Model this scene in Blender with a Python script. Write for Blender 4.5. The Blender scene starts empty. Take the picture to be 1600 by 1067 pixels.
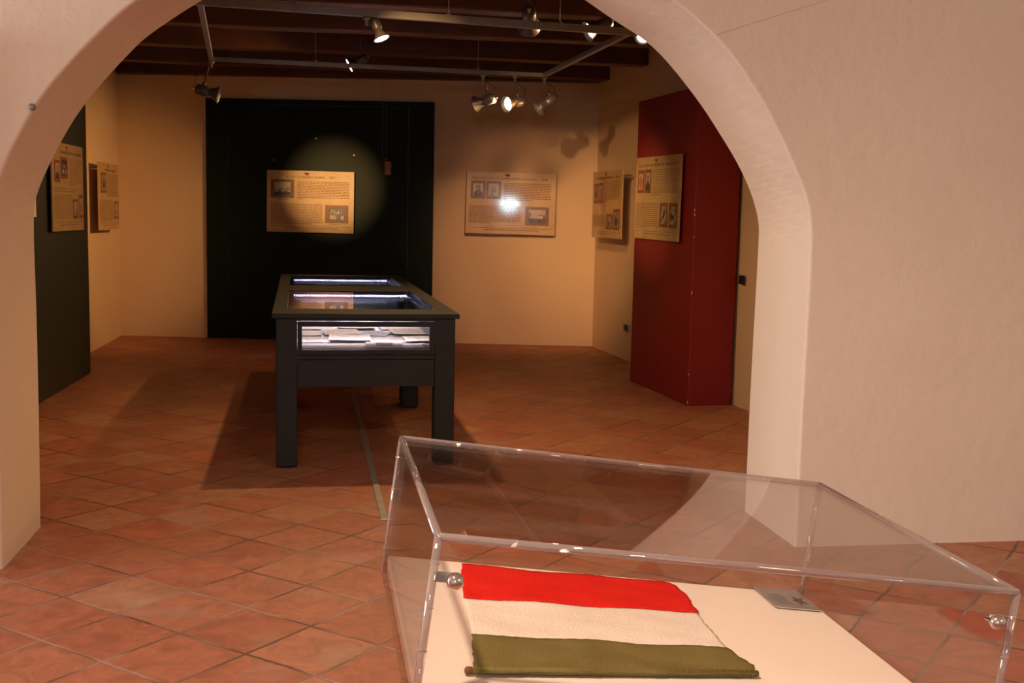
import bpy, bmesh, math, random
from mathutils import Vector, Matrix
random.seed(7)
sc = bpy.context.scene
COL = sc.collection
PI = math.pi

# ------------------------------------------------------------------ camera
F_PX, PITCH, ROLL, YAW, EYE = 1781.92, 0.11053, 0.0211, 0.16424, 1.5
fw = Vector((math.sin(YAW)*math.cos(PITCH), math.cos(YAW)*math.cos(PITCH), -math.sin(PITCH)))
rt = Vector((math.cos(YAW), -math.sin(YAW), 0)); up = rt.cross(fw)
r2 = rt*math.cos(ROLL) + up*math.sin(ROLL); u2 = up*math.cos(ROLL) - rt*math.sin(ROLL)
cam = bpy.data.cameras.new('camera'); camo = bpy.data.objects.new('camera', cam); COL.objects.link(camo)
m = Matrix((r2, u2, -fw)).transposed().to_4x4(); m.translation = (0, 0, EYE); camo.matrix_world = m
cam.sensor_width = 36; cam.lens = F_PX/1600*36; cam.clip_start = .05; cam.clip_end = 100
sc.camera = camo

# ------------------------------------------------------------------ world, exposure
w = bpy.data.worlds.new('world'); sc.world = w; w.use_nodes = True
w.node_tree.nodes['Background'].inputs[0].default_value = (1, .78, .58, 1)
w.node_tree.nodes['Background'].inputs[1].default_value = .05
sc.view_settings.view_transform = 'Standard'; sc.view_settings.look = 'None'
sc.view_settings.gamma = 1; sc.view_settings.use_curve_mapping = False
sc.view_settings.exposure = 0.0
cy = sc.cycles
cy.use_denoising = True; cy.max_bounces = 8; cy.diffuse_bounces = 4; cy.glossy_bounces = 4
cy.transparent_max_bounces = 24; cy.transmission_bounces = 6
cy.sample_clamp_indirect = 4; cy.caustics_reflective = False; cy.caustics_refractive = False

# ------------------------------------------------------------------ daylight and added fill of the front room
def area(name, loc, aim, sx, sy, power, col, spread=PI):
    l = bpy.data.lights.new(name, 'AREA'); l.shape = 'RECTANGLE'; l.size = sx; l.size_y = sy
    l.energy = power; l.color = col; l.spread = spread
    o = bpy.data.objects.new(name, l); COL.objects.link(o); o.location = loc
    o.rotation_euler = (Vector(aim)-Vector(loc)).to_track_quat('-Z', 'Y').to_euler()
    return o
area('window_daylight', (-8.45, 2.6, 1.50), (2.1, 5.0, 1.0), 2.6, 1.2, 520, (.93, .90, .90))
area('front_room_fill', (3.6, -2.0, 3.1), (.8, 4.8, .9), 1.2, .4, 22, (1, .66, .42), math.radians(120))  # added warm fill to even out the front wall
area('rear_window_daylight', (-.35, -2.6, 2.05), (2.1, 13, 1.6), .36, .30, 30, (.6, .88, 1.0))

# ------------------------------------------------------------------ materials
def new_mat(name):
    m = bpy.data.materials.new(name); m.use_nodes = True
    nt = m.node_tree; return m, nt, nt.nodes['Principled BSDF']
def N(nt, t, **kw):
    n = nt.nodes.new(t)
    for k, v in kw.items(): setattr(n, k, v)
    return n
def mapping(nt, scale=1):
    tc = N(nt, 'ShaderNodeTexCoord'); return tc.outputs['Object']
def noise_mat(name, c1, c2, scale=4, rough=.8, bump=.0, bscale=30, metal=0, detail=4, coat=0, spec=.5):
    m, nt, b = new_mat(name)
    co = mapping(nt)
    n = N(nt, 'ShaderNodeTexNoise'); n.inputs['Scale'].default_value = scale; n.inputs['Detail'].default_value = detail
    nt.links.new(co, n.inputs['Vector'])
    r = N(nt, 'ShaderNodeValToRGB'); r.color_ramp.elements[0].color = (*c1, 1); r.color_ramp.elements[1].color = (*c2, 1)
    r.color_ramp.elements[0].position = .3; r.color_ramp.elements[1].position = .7
    nt.links.new(n.outputs[0], r.inputs[0]); nt.links.new(r.outputs[0], b.inputs['Base Color'])
    b.inputs['Roughness'].default_value = rough; b.inputs['Metallic'].default_value = metal
    b.inputs['Specular IOR Level'].default_value = spec
    if coat: b.inputs['Coat Weight'].default_value = coat; b.inputs['Coat Roughness'].default_value = .12
    if bump:
        n2 = N(nt, 'ShaderNodeTexNoise'); n2.inputs['Scale'].default_value = bscale; n2.inputs['Detail'].default_value = 5
        nt.links.new(co, n2.inputs['Vector'])
        bp = N(nt, 'ShaderNodeBump'); bp.inputs['Strength'].default_value = bump; bp.inputs['Distance'].default_value = .02
        nt.links.new(n2.outputs[0], bp.inputs['Height']); nt.links.new(bp.outputs[0], b.inputs['Normal'])
    return m
def emit_mat(name, col, s):
    m, nt, b = new_mat(name); b.inputs['Base Color'].default_value = (0, 0, 0, 1)
    b.inputs['Emission Color'].default_value = (*col, 1); b.inputs['Emission Strength'].default_value = s
    return m
def clear_mat(name, tint=(1, 1, 1), base=.04, power=5, mx=.9, haze=0, hcol=(.8, .8, .8)):
    m = bpy.data.materials.new(name); m.use_nodes = True; nt = m.node_tree
    nt.nodes.remove(nt.nodes['Principled BSDF']); out = nt.nodes['Material Output']
    t = N(nt, 'ShaderNodeBsdfTransparent'); t.inputs[0].default_value = (*tint, 1)
    g = N(nt, 'ShaderNodeBsdfGlossy'); g.inputs['Roughness'].default_value = .0
    lw = N(nt, 'ShaderNodeLayerWeight'); lw.inputs[0].default_value = .5
    p = N(nt, 'ShaderNodeMath', operation='POWER'); p.inputs[1].default_value = power
    nt.links.new(lw.outputs['Facing'], p.inputs[0])
    mr = N(nt, 'ShaderNodeMapRange'); mr.inputs['To Min'].default_value = base; mr.inputs['To Max'].default_value = mx
    nt.links.new(p.outputs[0], mr.inputs['Value'])
    mix = N(nt, 'ShaderNodeMixShader'); nt.links.new(mr.outputs[0], mix.inputs[0])
    if haze:
        d = N(nt, 'ShaderNodeBsdfDiffuse'); d.inputs[0].default_value = (*hcol, 1)
        m2 = N(nt, 'ShaderNodeMixShader'); m2.inputs[0].default_value = haze
        nt.links.new(t.outputs[0], m2.inputs[1]); nt.links.new(d.outputs[0], m2.inputs[2])
        nt.links.new(m2.outputs[0], mix.inputs[1])
    else: nt.links.new(t.outputs[0], mix.inputs[1])
    nt.links.new(g.outputs[0], mix.inputs[2]); nt.links.new(mix.outputs[0], out.inputs[0])
    return m

def tile_mat():
    m, nt, b = new_mat('terracotta_tiles')
    L = nt.links.new; co = mapping(nt)
    # slow wobble of the joints
    nz = N(nt, 'ShaderNodeTexNoise'); nz.inputs['Scale'].default_value = 2.2; L(co, nz.inputs['Vector'])
    s0 = N(nt, 'ShaderNodeVectorMath', operation='SUBTRACT'); L(nz.outputs['Color'], s0.inputs[0]); s0.inputs[1].default_value = (.5, .5, .5)
    s1 = N(nt, 'ShaderNodeVectorMath', operation='SCALE'); L(s0.outputs[0], s1.inputs[0]); s1.inputs['Scale'].default_value = .028
    nf = N(nt, 'ShaderNodeTexNoise'); nf.inputs['Scale'].default_value = 45; L(co, nf.inputs['Vector'])
    f0 = N(nt, 'ShaderNodeVectorMath', operation='SUBTRACT'); L(nf.outputs['Color'], f0.inputs[0]); f0.inputs[1].default_value = (.5, .5, .5)
    f1 = N(nt, 'ShaderNodeVectorMath', operation='SCALE'); L(f0.outputs[0], f1.inputs[0]); f1.inputs['Scale'].default_value = .012
    a = N(nt, 'ShaderNodeVectorMath', operation='ADD'); L(co, a.inputs[0]); L(s1.outputs[0], a.inputs[1])
    a2 = N(nt, 'ShaderNodeVectorMath', operation='ADD'); L(a.outputs[0], a2.inputs[0]); L(f1.outputs[0], a2.inputs[1])
    mp = N(nt, 'ShaderNodeMapping'); mp.vector_type = 'TEXTURE'
    mp.inputs['Location'].default_value = (-.746, 4.26, 0); mp.inputs['Rotation'].default_value = (0, 0, math.radians(48))
    mp.inputs['Scale'].default_value = (.325, .325, 1); L(a2.outputs[0], mp.inputs['Vector'])
    sep = N(nt, 'ShaderNodeSeparateXYZ'); L(mp.outputs[0], sep.inputs[0])
    def edge(o):
        f = N(nt, 'ShaderNodeMath', operation='FRACT'); L(o, f.inputs[0])
        s = N(nt, 'ShaderNodeMath', operation='SUBTRACT'); L(f.outputs[0], s.inputs[0]); s.inputs[1].default_value = .5
        ab = N(nt, 'ShaderNodeMath', operation='ABSOLUTE'); L(s.outputs[0], ab.inputs[0]); return ab.outputs[0]
    mx = N(nt, 'ShaderNodeMath', operation='MAXIMUM'); L(edge(sep.outputs[0]), mx.inputs[0]); L(edge(sep.outputs[1]), mx.inputs[1])
    gr = N(nt, 'ShaderNodeMapRange'); gr.inputs['From Min'].default_value = .474; gr.inputs['From Max'].default_value = .488; L(mx.outputs[0], gr.inputs['Value'])
    fl = N(nt, 'ShaderNodeVectorMath', operation='FLOOR'); L(mp.outputs[0], fl.inputs[0])
    wn = N(nt, 'ShaderNodeTexWhiteNoise'); wn.noise_dimensions = '2D'; L(fl.outputs[0], wn.inputs['Vector'])
    rp = N(nt, 'ShaderNodeValToRGB'); cr = rp.color_ramp
    pts = [(0, (.37, .125, .070)), (.25, (.44, .165, .095)), (.5, (.40, .142, .080)), (.72, (.45, .185, .105)), (.88, (.45, .215, .12)), (1, (.45, .145, .08))]
    cr.elements[0].position = 0; cr.elements[0].color = (*pts[0][1], 1); cr.elements[1].position = 1; cr.elements[1].color = (*pts[-1][1], 1)
    for p, c in pts[1:-1]:
        e = cr.elements.new(p); e.color = (*c, 1)
    L(wn.outputs['Value'], rp.inputs[0])
    # wear inside tiles: streaks turned differently in each tile
    st = N(nt, 'ShaderNodeVectorMath', operation='SCALE'); L(wn.outputs['Color'], st.inputs[0]); st.inputs['Scale'].default_value = 30
    ad = N(nt, 'ShaderNodeVectorMath', operation='ADD'); L(co, ad.inputs[0]); L(st.outputs[0], ad.inputs[1])
    n1 = N(nt, 'ShaderNodeTexNoise'); n1.inputs['Scale'].default_value = 9; n1.inputs['Detail'].default_value = 7; n1.inputs['Roughness'].default_value = .65; n1.inputs['Distortion'].default_value = 1.2
    L(ad.outputs[0], n1.inputs['Vector'])
    r1 = N(nt, 'ShaderNodeMapRange'); r1.inputs['From Min'].default_value = .3; r1.inputs['From Max'].default_value = .75; r1.inputs['To Min'].default_value = .68; r1.inputs['To Max'].default_value = 1.28
    L(n1.outputs[0], r1.inputs['Value'])
    mu = N(nt, 'ShaderNodeVectorMath', operation='SCALE'); L(rp.outputs[0], mu.inputs[0]); L(r1.outputs[0], mu.inputs['Scale'])
    n3 = N(nt, 'ShaderNodeTexNoise'); n3.inputs['Scale'].default_value = 3; n3.inputs['Detail'].default_value = 5; L(ad.outputs[0], n3.inputs['Vector'])
    r3 = N(nt, 'ShaderNodeMapRange'); r3.inputs['From Min'].default_value = .56; r3.inputs['From Max'].default_value = .78; r3.inputs['To Max'].default_value = .6; L(n3.outputs[0], r3.inputs['Value'])
    mg = N(nt, 'ShaderNodeMix', data_type='RGBA'); L(r3.outputs[0], mg.inputs[0]); L(mu.outputs[0], mg.inputs[6]); mg.inputs[7].default_value = (.44, .29, .23, 1)
    mj = N(nt, 'ShaderNodeMix', data_type='RGBA'); L(gr.outputs[0], mj.inputs[0]); L(mg.outputs[2], mj.inputs[6])
    gn = N(nt, 'ShaderNodeValToRGB'); gn.color_ramp.elements[0].color = (.13, .07, .048, 1); gn.color_ramp.elements[1].color = (.36, .25, .20, 1)
    gn.color_ramp.elements[0].position = .42; gn.color_ramp.elements[1].position = .6; L(nz.outputs[0], gn.inputs[0]); L(gn.outputs[0], mj.inputs[7])
    L(mj.outputs[2], b.inputs['Base Color'])
    rr = N(nt, 'ShaderNodeMapRange'); rr.inputs['To Min'].default_value = .42; rr.inputs['To Max'].default_value = .68; L(n1.outputs[0], rr.inputs['Value']); L(rr.outputs[0], b.inputs['Roughness'])
    b.inputs['Specular IOR Level'].default_value = .4
    h = N(nt, 'ShaderNodeMath', operation='MULTIPLY_ADD'); L(gr.outputs[0], h.inputs[0]); h.inputs[1].default_value = -.7; L(n1.outputs[0], h.inputs[2])
    bp = N(nt, 'ShaderNodeBump'); bp.inputs['Strength'].default_value = .45; bp.inputs['Distance'].default_value = .006; L(h.outputs[0], bp.inputs['Height']); L(bp.outputs[0], b.inputs['Normal'])
    return m

M = {}
M['tile'] = tile_mat()
M['plaster'] = noise_mat('cream_plaster', (.71, .60, .49), (.75, .645, .53), 1.3, .92, .18, 14, detail=6)
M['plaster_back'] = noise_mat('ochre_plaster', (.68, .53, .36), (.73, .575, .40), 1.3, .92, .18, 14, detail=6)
M['beam'] = noise_mat('dark_brown_wood', (.060, .020, .008), (.115, .038, .014), 3, .55, .3, 20)
M['board'] = noise_mat('ceiling_boards', (.035, .016, .010), (.06, .026, .016), 2, .75, .2, 12)
M['door'] = noise_mat('dark_green_paint', (.0030, .0100, .0042), (.0043, .0135, .0057), 2, .5, .08, 20, spec=.16)
M['green_partition'] = noise_mat('dark_grey_green_paint', (.018, .024, .018), (.022, .028, .021), 2, .5, .05, 20)
M['red'] = noise_mat('crimson_paint', (.20, .0065, .009), (.225, .008, .011), 2, .5, .06, 22)
M['case'] = noise_mat('charcoal_lacquer', (.0095, .0115, .0115), (.0125, .015, .015), 6, .5, .04, 60, spec=.3)
M['black'] = noise_mat('black_plastic', (.006, .006, .006), (.01, .01, .01), 6, .4)
M['track'] = noise_mat('grey_aluminium', (.20, .195, .19), (.25, .24, .235), 8, .45, metal=.5)
M['lamp'] = noise_mat('silver_grey_lamp_metal', (.09, .087, .09), (.125, .12, .122), 8, .42, metal=.5)
M['reflector'] = noise_mat('polished_reflector', (.75, .72, .68), (.8, .77, .72), 8, .22, metal=1)
M['cable'] = noise_mat('black_cable', (.01, .009, .009), (.02, .018, .017), 8, .5)
M['chrome'] = noise_mat('chrome', (.70, .70, .72), (.8, .8, .82), 8, .08, metal=1)
M['steel'] = noise_mat('brushed_steel', (.45, .45, .47), (.55, .55, .57), 40, .35, metal=.9)
M['strip'] = noise_mat('worn_floor_strip', (.34, .31, .28), (.46, .42, .38), 14, .45, metal=.3)
M['boardwhite'] = noise_mat('cream_card', (.80, .70, .58), (.83, .73, .61), 3, .7)
M['board_edge'] = noise_mat('tan_board_edge', (.55, .38, .22), (.6, .42, .25), 12, .7)
M['deck'] = noise_mat('lilac_grey_deck', (.40, .39, .52), (.46, .45, .58), 5, .6)
M['copper'] = noise_mat('copper', (.12, .04, .015), (.2, .075, .028), 10, .35, metal=.8)
M['warm_bulb'] = emit_mat('lit_halogen', (1, .82, .58), 14)
M['dim_bulb'] = emit_mat('dim_halogen', (1, .66, .36), 1.0)
M['white_bulb'] = emit_mat('lit_white_led', (.86, .8, 1), 14)
M['led'] = emit_mat('led_strip', (.66, .56, 1.0), 130)
M['acrylic'] = clear_mat('clear_acrylic', (.985, .975, .97), .035, 4.2, .85)
M['acrylic_edge'] = clear_mat('acrylic_edge', (.80, .72, .70), .16, 2.2, .75, haze=.16, hcol=(.75, .66, .64))
M['glass'] = clear_mat('case_glass', (.93, .95, .96), .04, 5, .9)
M['glass_top'] = clear_mat('case_top_glass', (.80, .82, .84), .05, 2.6, .92)
M['white_paper'] = noise_mat('white_paper', (.75, .73, .74), (.8, .78, .78), 9, .8)
def paper(n, a, b_): M[n] = noise_mat(n, a, b_, 12, .85)
paper('paper_buff', (.74, .66, .60), (.82, .74, .67)); paper('paper_pink', (.76, .67, .66), (.83, .74, .72))
paper('paper_pale', (.72, .68, .66), (.80, .76, .74)); paper('paper_blue', (.40, .43, .52), (.5, .53, .62))
M['ink'] = noise_mat('brown_ink', (.10, .05, .025), (.14, .07, .035), 30, .8)
M['ink_soft'] = noise_mat('faded_brown_ink', (.23, .13, .06), (.28, .165, .08), 30, .8)
M['red_ink'] = noise_mat('red_brown_ink', (.13, .035, .015), (.18, .05, .02), 30, .8)
M['frame_print'] = noise_mat('printed_brown_frame', (.15, .055, .02), (.22, .085, .03), 40, .5, coat=.4)
M['frame_red'] = noise_mat('printed_red_brown_frame', (.22, .045, .02), (.30, .07, .03), 40, .5, coat=.4)
def photo_mat(name, dark, light, scale, pos=.5):
    m = noise_mat(name, dark, light, scale, .4, detail=6, coat=.3)
    for n in m.node_tree.nodes:
        if n.type == 'VALTORGB': n.color_ramp.elements[0].position = pos-.12; n.color_ramp.elements[1].position = pos+.1
    return m
M['photo_engraving'] = photo_mat('sepia_engraving', (.06, .045, .04), (.40, .32, .26), 22, .5)
M['photo_pale'] = photo_mat('pale_sepia_sky', (.34, .28, .22), (.46, .39, .31), 5)
M['photo_dark'] = photo_mat('dark_sepia_ink', (.012, .011, .012), (.04, .035, .034), 12)
M['photo_flesh'] = photo_mat('sepia_skin', (.30, .21, .15), (.42, .31, .23), 10)
M['photo_red'] = photo_mat('faded_red_coat', (.35, .06, .03), (.5, .12, .05), 14)
def parchment():
    m = noise_mat('printed_parchment', (.46, .30, .13), (.56, .39, .185), 5, .42, detail=7, coat=.9)
    m.node_tree.nodes['Principled BSDF'].inputs['Coat Roughness'].default_value = .065
    return m
M['parch'] = parchment()
def cloth(name, c1, c2, sc_=14):
    m = noise_mat(name, c1, c2, sc_, .9, .35, 260, detail=6)
    m.node_tree.nodes['Principled BSDF'].inputs['Specular IOR Level'].default_value = .08; return m
M['flag_red'] = cloth('red_cloth', (.60, .010, .006), (.70, .018, .009))
M['flag_white'] = cloth('aged_white_cloth', (.74, .64, .52), (.82, .74, .63), 9)
M['flag_green'] = cloth('olive_green_cloth', (.135, .105, .030), (.19, .155, .05), 10)
M['wood'] = noise_mat('pale_wood', (.35, .22, .12), (.45, .3, .17), 6, .6)

# ------------------------------------------------------------------ helpers
def obj(name, bm, mat, parent=None, smooth=False, bevel=0, seg=2):
    me = bpy.data.meshes.new(name); bmesh.ops.recalc_face_normals(bm, faces=bm.faces); bm.to_mesh(me); bm.free()
    for mm in (mat if isinstance(mat, (list, tuple)) else [mat]): me.materials.append(M[mm] if isinstance(mm, str) else mm)
    o = bpy.data.objects.new(name, me); COL.objects.link(o)
    if parent is not None: o.parent = parent
    if smooth:
        for p in me.polygons: p.use_smooth = True
    if bevel:
        md = o.modifiers.new('bevel', 'BEVEL'); md.width = bevel; md.segments = seg; md.limit_method = 'ANGLE'; md.angle_limit = math.radians(40)
    return o
def tag(o, label=None, cat=None, group=None, kind=None):
    if label: o['label'] = label
    if cat: o['category'] = cat
    if group: o['group'] = group
    if kind: o['kind'] = kind
    return o
def thing(name, label, cat, loc, group=None, rot=None):
    o = bpy.data.objects.new(name, None); COL.objects.link(o); o.location = loc; o.empty_display_size = .05
    if rot is not None: o.rotation_euler = rot
    return tag(o, label, cat, group)
def box(bm, x0, x1, y0, y1, z0, z1, mi=0):
    vs = [bm.verts.new((x, y, z)) for z in (z0, z1) for x, y in ((x0, y0), (x1, y0), (x1, y1), (x0, y1))]
    for f in ((0, 3, 2, 1), (4, 5, 6, 7), (0, 1, 5, 4), (1, 2, 6, 5), (2, 3, 7, 6), (3, 0, 4, 7)):
        bm.faces.new([vs[i] for i in f]).material_index = mi
    return bm
def B(x0, x1, y0, y1, z0, z1): return box(bmesh.new(), x0, x1, y0, y1, z0, z1)
def prism(bm, pts, z0, z1):
    a = [bm.verts.new((p[0], p[1], z0)) for p in pts]; b_ = [bm.verts.new((p[0], p[1], z1)) for p in pts]
    n = len(pts); bm.faces.new(a[::-1]); bm.faces.new(b_)
    for i in range(n): bm.faces.new((a[i], a[(i+1) % n], b_[(i+1) % n], b_[i]))
    return bm
def quad(bm, pts, mi=0):
    f = bm.faces.new([bm.verts.new(p) for p in pts]); f.material_index = mi
def frame_of(d):
    d = Vector(d).normalized(); return d.to_track_quat('Z', 'Y').to_matrix()
def lathe(bm, prof, org=(0, 0, 0), d=(0, 0, 1), n=24, caps=True):
    R = frame_of(d); o = Vector(org); rings = []
    for r, z in prof:
        rings.append([bm.verts.new(o + R @ Vector((max(r, 1e-4)*math.cos(2*PI*i/n), max(r, 1e-4)*math.sin(2*PI*i/n), z))) for i in range(n)])
    for a, b_ in zip(rings, rings[1:]):
        for i in range(n): bm.faces.new((a[i], a[(i+1) % n], b_[(i+1) % n], b_[i]))
    if caps:
        bm.faces.new(rings[0][::-1]); bm.faces.new(rings[-1])
    return bm
def tube(bm, pts, r, n=8):
    pts = [Vector(p) for p in pts]; rings = []
    ref = Vector((0, 0, 1))
    for i, p in enumerate(pts):
        t = (pts[min(i+1, len(pts)-1)] - pts[max(i-1, 0)]).normalized()
        a = t.cross(ref if abs(t.dot(ref)) < .95 else Vector((0, 1, 0))).normalized(); b_ = t.cross(a)
        rings.append([bm.verts.new(p + r*(a*math.cos(2*PI*k/n) + b_*math.sin(2*PI*k/n))) for k in range(n)])
    for a, b_ in zip(rings, rings[1:]):
        for k in range(n): bm.faces.new((a[k], a[(k+1) % n], b_[(k+1) % n], b_[k]))
    bm.faces.new(rings[0][::-1]); bm.faces.new(rings[-1]); return bm
def smooth_pts(P, n=10):
    P = [Vector(p) for p in P]; out = []
    Q = [P[0]*2-P[1]] + P + [P[-1]*2-P[-2]]
    for i in range(1, len(Q)-2):
        for k in range(n):
            t = k/n; a, b_, c, d = Q[i-1], Q[i], Q[i+1], Q[i+2]
            out.append(.5*((2*b_)+(c-a)*t+(2*a-5*b_+4*c-d)*t*t+(3*b_-a-3*c+d)*t**3))
    return out + [P[-1]]
def text_bm(s, size, width=None, thick=.0006):
    cu = bpy.data.curves.new('t', 'FONT'); cu.body = s; cu.size = size; cu.align_x = 'CENTER'; cu.align_y = 'CENTER'; cu.extrude = thick
    cu.resolution_u = 2
    o = bpy.data.objects.new('t', cu); COL.objects.link(o); bpy.context.view_layer.update()
    me = bpy.data.meshes.new_from_object(o.evaluated_get(bpy.context.evaluated_depsgraph_get()))
    bm = bmesh.new(); bm.from_mesh(me); xs = [v.co.x for v in bm.verts]
    if width and xs:
        k = width/(max(xs)-min(xs))
        for v in bm.verts: v.co.x *= k
    bpy.data.objects.remove(o); bpy.data.curves.remove(cu); bpy.data.meshes.remove(me)
    return bm

# ------------------------------------------------------------------ the setting
tag(obj('floor', B(-8.8, 5.5, -3, 15, -.1, 0), 'tile'), kind='structure')

# the thick wall with the arch
YF, YB, ZT = 4.856, 5.508, 3.6
fr = [(-1.309, 0), (-1.306, .5), (-1.303, 1.0), (-1.302, 1.35), (-1.275, 1.60), (-1.144, 1.869), (-1.029, 2.028), (-.883, 2.187), (-.736, 2.321), (-.45, 2.51), (-.05, 2.655), (.38, 2.71), (.80, 2.68), (1.17, 2.575), (1.47, 2.431), (1.695, 2.261), (1.865, 2.06), (1.985, 1.87), (2.063, 1.726), (2.117, 1.615), (2.146, 1.50), (2.154, 1.35), (2.153, 1.0), (2.149, .5), (2.152, 0)]
bk = [(-1.309, 0), (-1.304, .5), (-1.303, 1.0), (-1.305, 1.40), (-1.284, 1.558), (-1.174, 1.794), (-1.065, 1.967), (-.892, 2.173), (-.75, 2.305), (-.45, 2.50), (-.05, 2.66), (.38, 2.73), (.80, 2.70), (1.10, 2.60), (1.366, 2.451), (1.585, 2.318), (1.80, 2.095), (1.957, 1.888), (2.046, 1.755), (2.115, 1.62), (2.156, 1.487), (2.161, 1.35), (2.157, 1.0), (2.153, .5), (2.153, 0)]
def curve_of(P):
    P3 = [Vector((p[0], 0, p[1])) for p in P]; return smooth_pts(P3, 6)
cf, cb = curve_of(fr), curve_of(bk)
bm = bmesh.new(); n = len(cf); K = 6
rows = []
for k in range(K+1):
    t = k/K; row = []
    for i in range(n):
        p = cf[i].lerp(cb[i], t)
        jit = .0015*math.sin(i*1.7+k*2.1)*(0 if k in (0, K) else 1)
        row.append(bm.verts.new((p.x+jit, YF+(YB-YF)*t, max(p.z, 0))))
    rows.append(row)
for k in range(K):
    for i in range(n-1): bm.faces.new((rows[k][i], rows[k][i+1], rows[k+1][i+1], rows[k+1][i]))
XL, XR = -8.8, 5.5
for row, y in ((rows[0], YF), (rows[-1], YB)):
    ap = n//2; mids = [bm.verts.new((x, y, ZT)) for x in (XL, row[ap].co.x, XR)]
    lo = bm.verts.new((XL, y, 0)); hi = bm.verts.new((XR, y, 0))
    bm.faces.new(row[:ap+1] + [mids[1], mids[0], lo]); bm.faces.new(row[ap:] + [hi, mids[2], mids[1]])
bm.normal_update(); bmesh.ops.triangulate(bm, faces=[f for f in bm.faces if len(f.verts) > 6])
o = obj('wall_front', bm, 'plaster', bevel=0)
md = o.modifiers.new('bevel', 'BEVEL'); md.width = .012; md.segments = 3; md.limit_method = 'ANGLE'; md.angle_limit = math.radians(55)
tag(o, kind='structure')

def wall(name, a, b_, z0, z1, t, mat, side=1):
    a = Vector((a[0], a[1])); b_ = Vector((b_[0], b_[1])); d = (b_-a).normalized(); nn = Vector((-d.y, d.x))*t*side
    bm = prism(bmesh.new(), [a, b_, b_+nn, a+nn], z0, z1)
    return tag(obj(name, bm, mat), kind='structure')
LW0, LW1 = (-2.46, 5.508), (-2.344, 13.856)
RW0, RW1 = (3.44, 5.508), (3.076, 12.857)
wall('wall_left', (-2.50, 5.50), LW1, 0, 3.6, .3, 'plaster_back', 1)
wall('wall_right', (3.461, 5.50), RW1, 0, 3.6, .3, 'plaster_back', -1)
bw = wall('wall_back', (-2.70, 13.922), (3.45, 12.788), 0, 3.6, .3, 'plaster_back', 1)
tag(obj('ceiling', B(-3, 4, 5.50, 14.6, 3.19, 3.25), 'board'), kind='structure')
# front room shell behind and around the viewer
bm = bmesh.new(); box(bm, -8.8, -8.5, -2.8, 1.25, 0, 3.6); box(bm, -8.8, -8.5, 3.95, 4.86, 0, 3.6)
box(bm, -8.8, -8.5, 1.25, 3.95, 0, .85); box(bm, -8.8, -8.5, 1.25, 3.95, 2.15, 3.6)
tag(obj('wall_side', bm, 'plaster'), kind='structure')
tag(obj('wall_opposite', B(4.6, 4.9, -2.8, 4.86, 0, 3.6), 'plaster'), kind='structure')
tag(obj('wall_rear', B(-8.8, 4.9, -3.0, -2.7, 0, 3.6), 'plaster'), kind='structure')
tag(obj('ceiling', B(-8.8, 4.9, -3.0, 4.86, 3.35, 3.45), 'plaster'), kind='structure')
fr_ = bmesh.new()
for y in (1.25, 2.57, 3.89): box(fr_, -8.62, -8.56, y, y+.06, .85, 2.15)
for z in (.85, 2.09): box(fr_, -8.62, -8.56, 1.25, 3.95, z, z+.06)
tag(obj('window_1', fr_, 'wood'), kind='structure')

tag(obj('shade_block', B(-2.2, -1.75, 4.65, 4.856, 0, 2.12), 'plaster', bevel=.01), kind='structure')   # unseen block added left of the arch to shade the front wall
# ceiling beams of the back room (run left to right)
bl = {6.25: 'nearest the arch', 7.35: 'second from the arch', 8.6: 'in the middle of the ceiling, above the glass cases', 9.85: 'fourth from the arch', 11.17: 'second from the back wall', 12.47: 'last before the back wall'}
for y, t_ in bl.items():
    bm = bmesh.new(); x0, x1 = -2.42, 3.36-(y-6)*.035
    nseg = 24; vs = []
    for i in range(nseg+1):
        x = x0+(x1-x0)*i/nseg; wv = .006*math.sin(i*.9+y); 
        vs.append([bm.verts.new(c) for c in ((x, y+wv, 3.0+wv*.6), (x, y+.2, 3.0+wv*.6), (x, y+.2, 3.19), (x, y+wv, 3.19))])
    for a, b_ in zip(vs, vs[1:]):
        for k in range(4): bm.faces.new((a[k], a[(k+1) % 4], b_[(k+1) % 4], b_[k]))
    bm.faces.new(vs[0]); bm.faces.new(vs[-1][::-1])
    tag(obj('ceiling_beam', bm, 'beam', bevel=.012), 'dark brown timber ceiling beam, ' + t_, 'beam', 'timber beams under the dark ceiling')
d_ = Vector((13.0, 0))
bm = prism(bmesh.new(), [(-2.34, 13.845), (3.06, 12.85), (3.06, 12.72), (-2.34, 13.71)], 3.0, 3.18)
tag(obj('wall_plate', bm, 'beam', bevel=.01), 'dark timber wall plate lying along the top of the back wall', 'beam')

# back wall frame helper: origin at left end of the door
bx = Vector((2.575, -.474, 0)).normalized(); bn = Vector((-bx.y*-1, 0, 0))
bn = Vector((bx.y, -bx.x, 0))        # towards the viewer
BROT = math.atan2(bx.y, bx.x)
def wallthing(name, label, cat, loc, rz, group=None): return thing(name, label, cat, loc, group, (0, 0, rz))

# big dark green door on the back wall
dr = thing('door_1', None, None, (-1.335, 13.67, 0), None, (0, 0, BROT)); dr['kind'] = 'structure'
W_, H_ = 2.615, 2.752
obj('door_frame', box(box(box(bmesh.new(), 0, .235, -.05, -.002, 0, H_), W_-.29, W_, -.05, -.002, 0, H_), .235, W_-.29, -.05, -.002, H_-.06, H_), 'door', dr, bevel=.004)
obj('door_leaf', B(.245, W_-.30, -.032, -.002, .0, H_-.065), 'door', dr, bevel=.004)
obj('door_rail', B(.34, W_-.35, -.075, -.033, .735, .765), 'door', dr, bevel=.004)
for i in range(3): obj('door_stile', B(W_-.30-.42*0-.12*i-.012, W_-.30-.12*i, -.034, -.0325, 0, H_-.07), 'door', dr) if i == 1 else None

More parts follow.
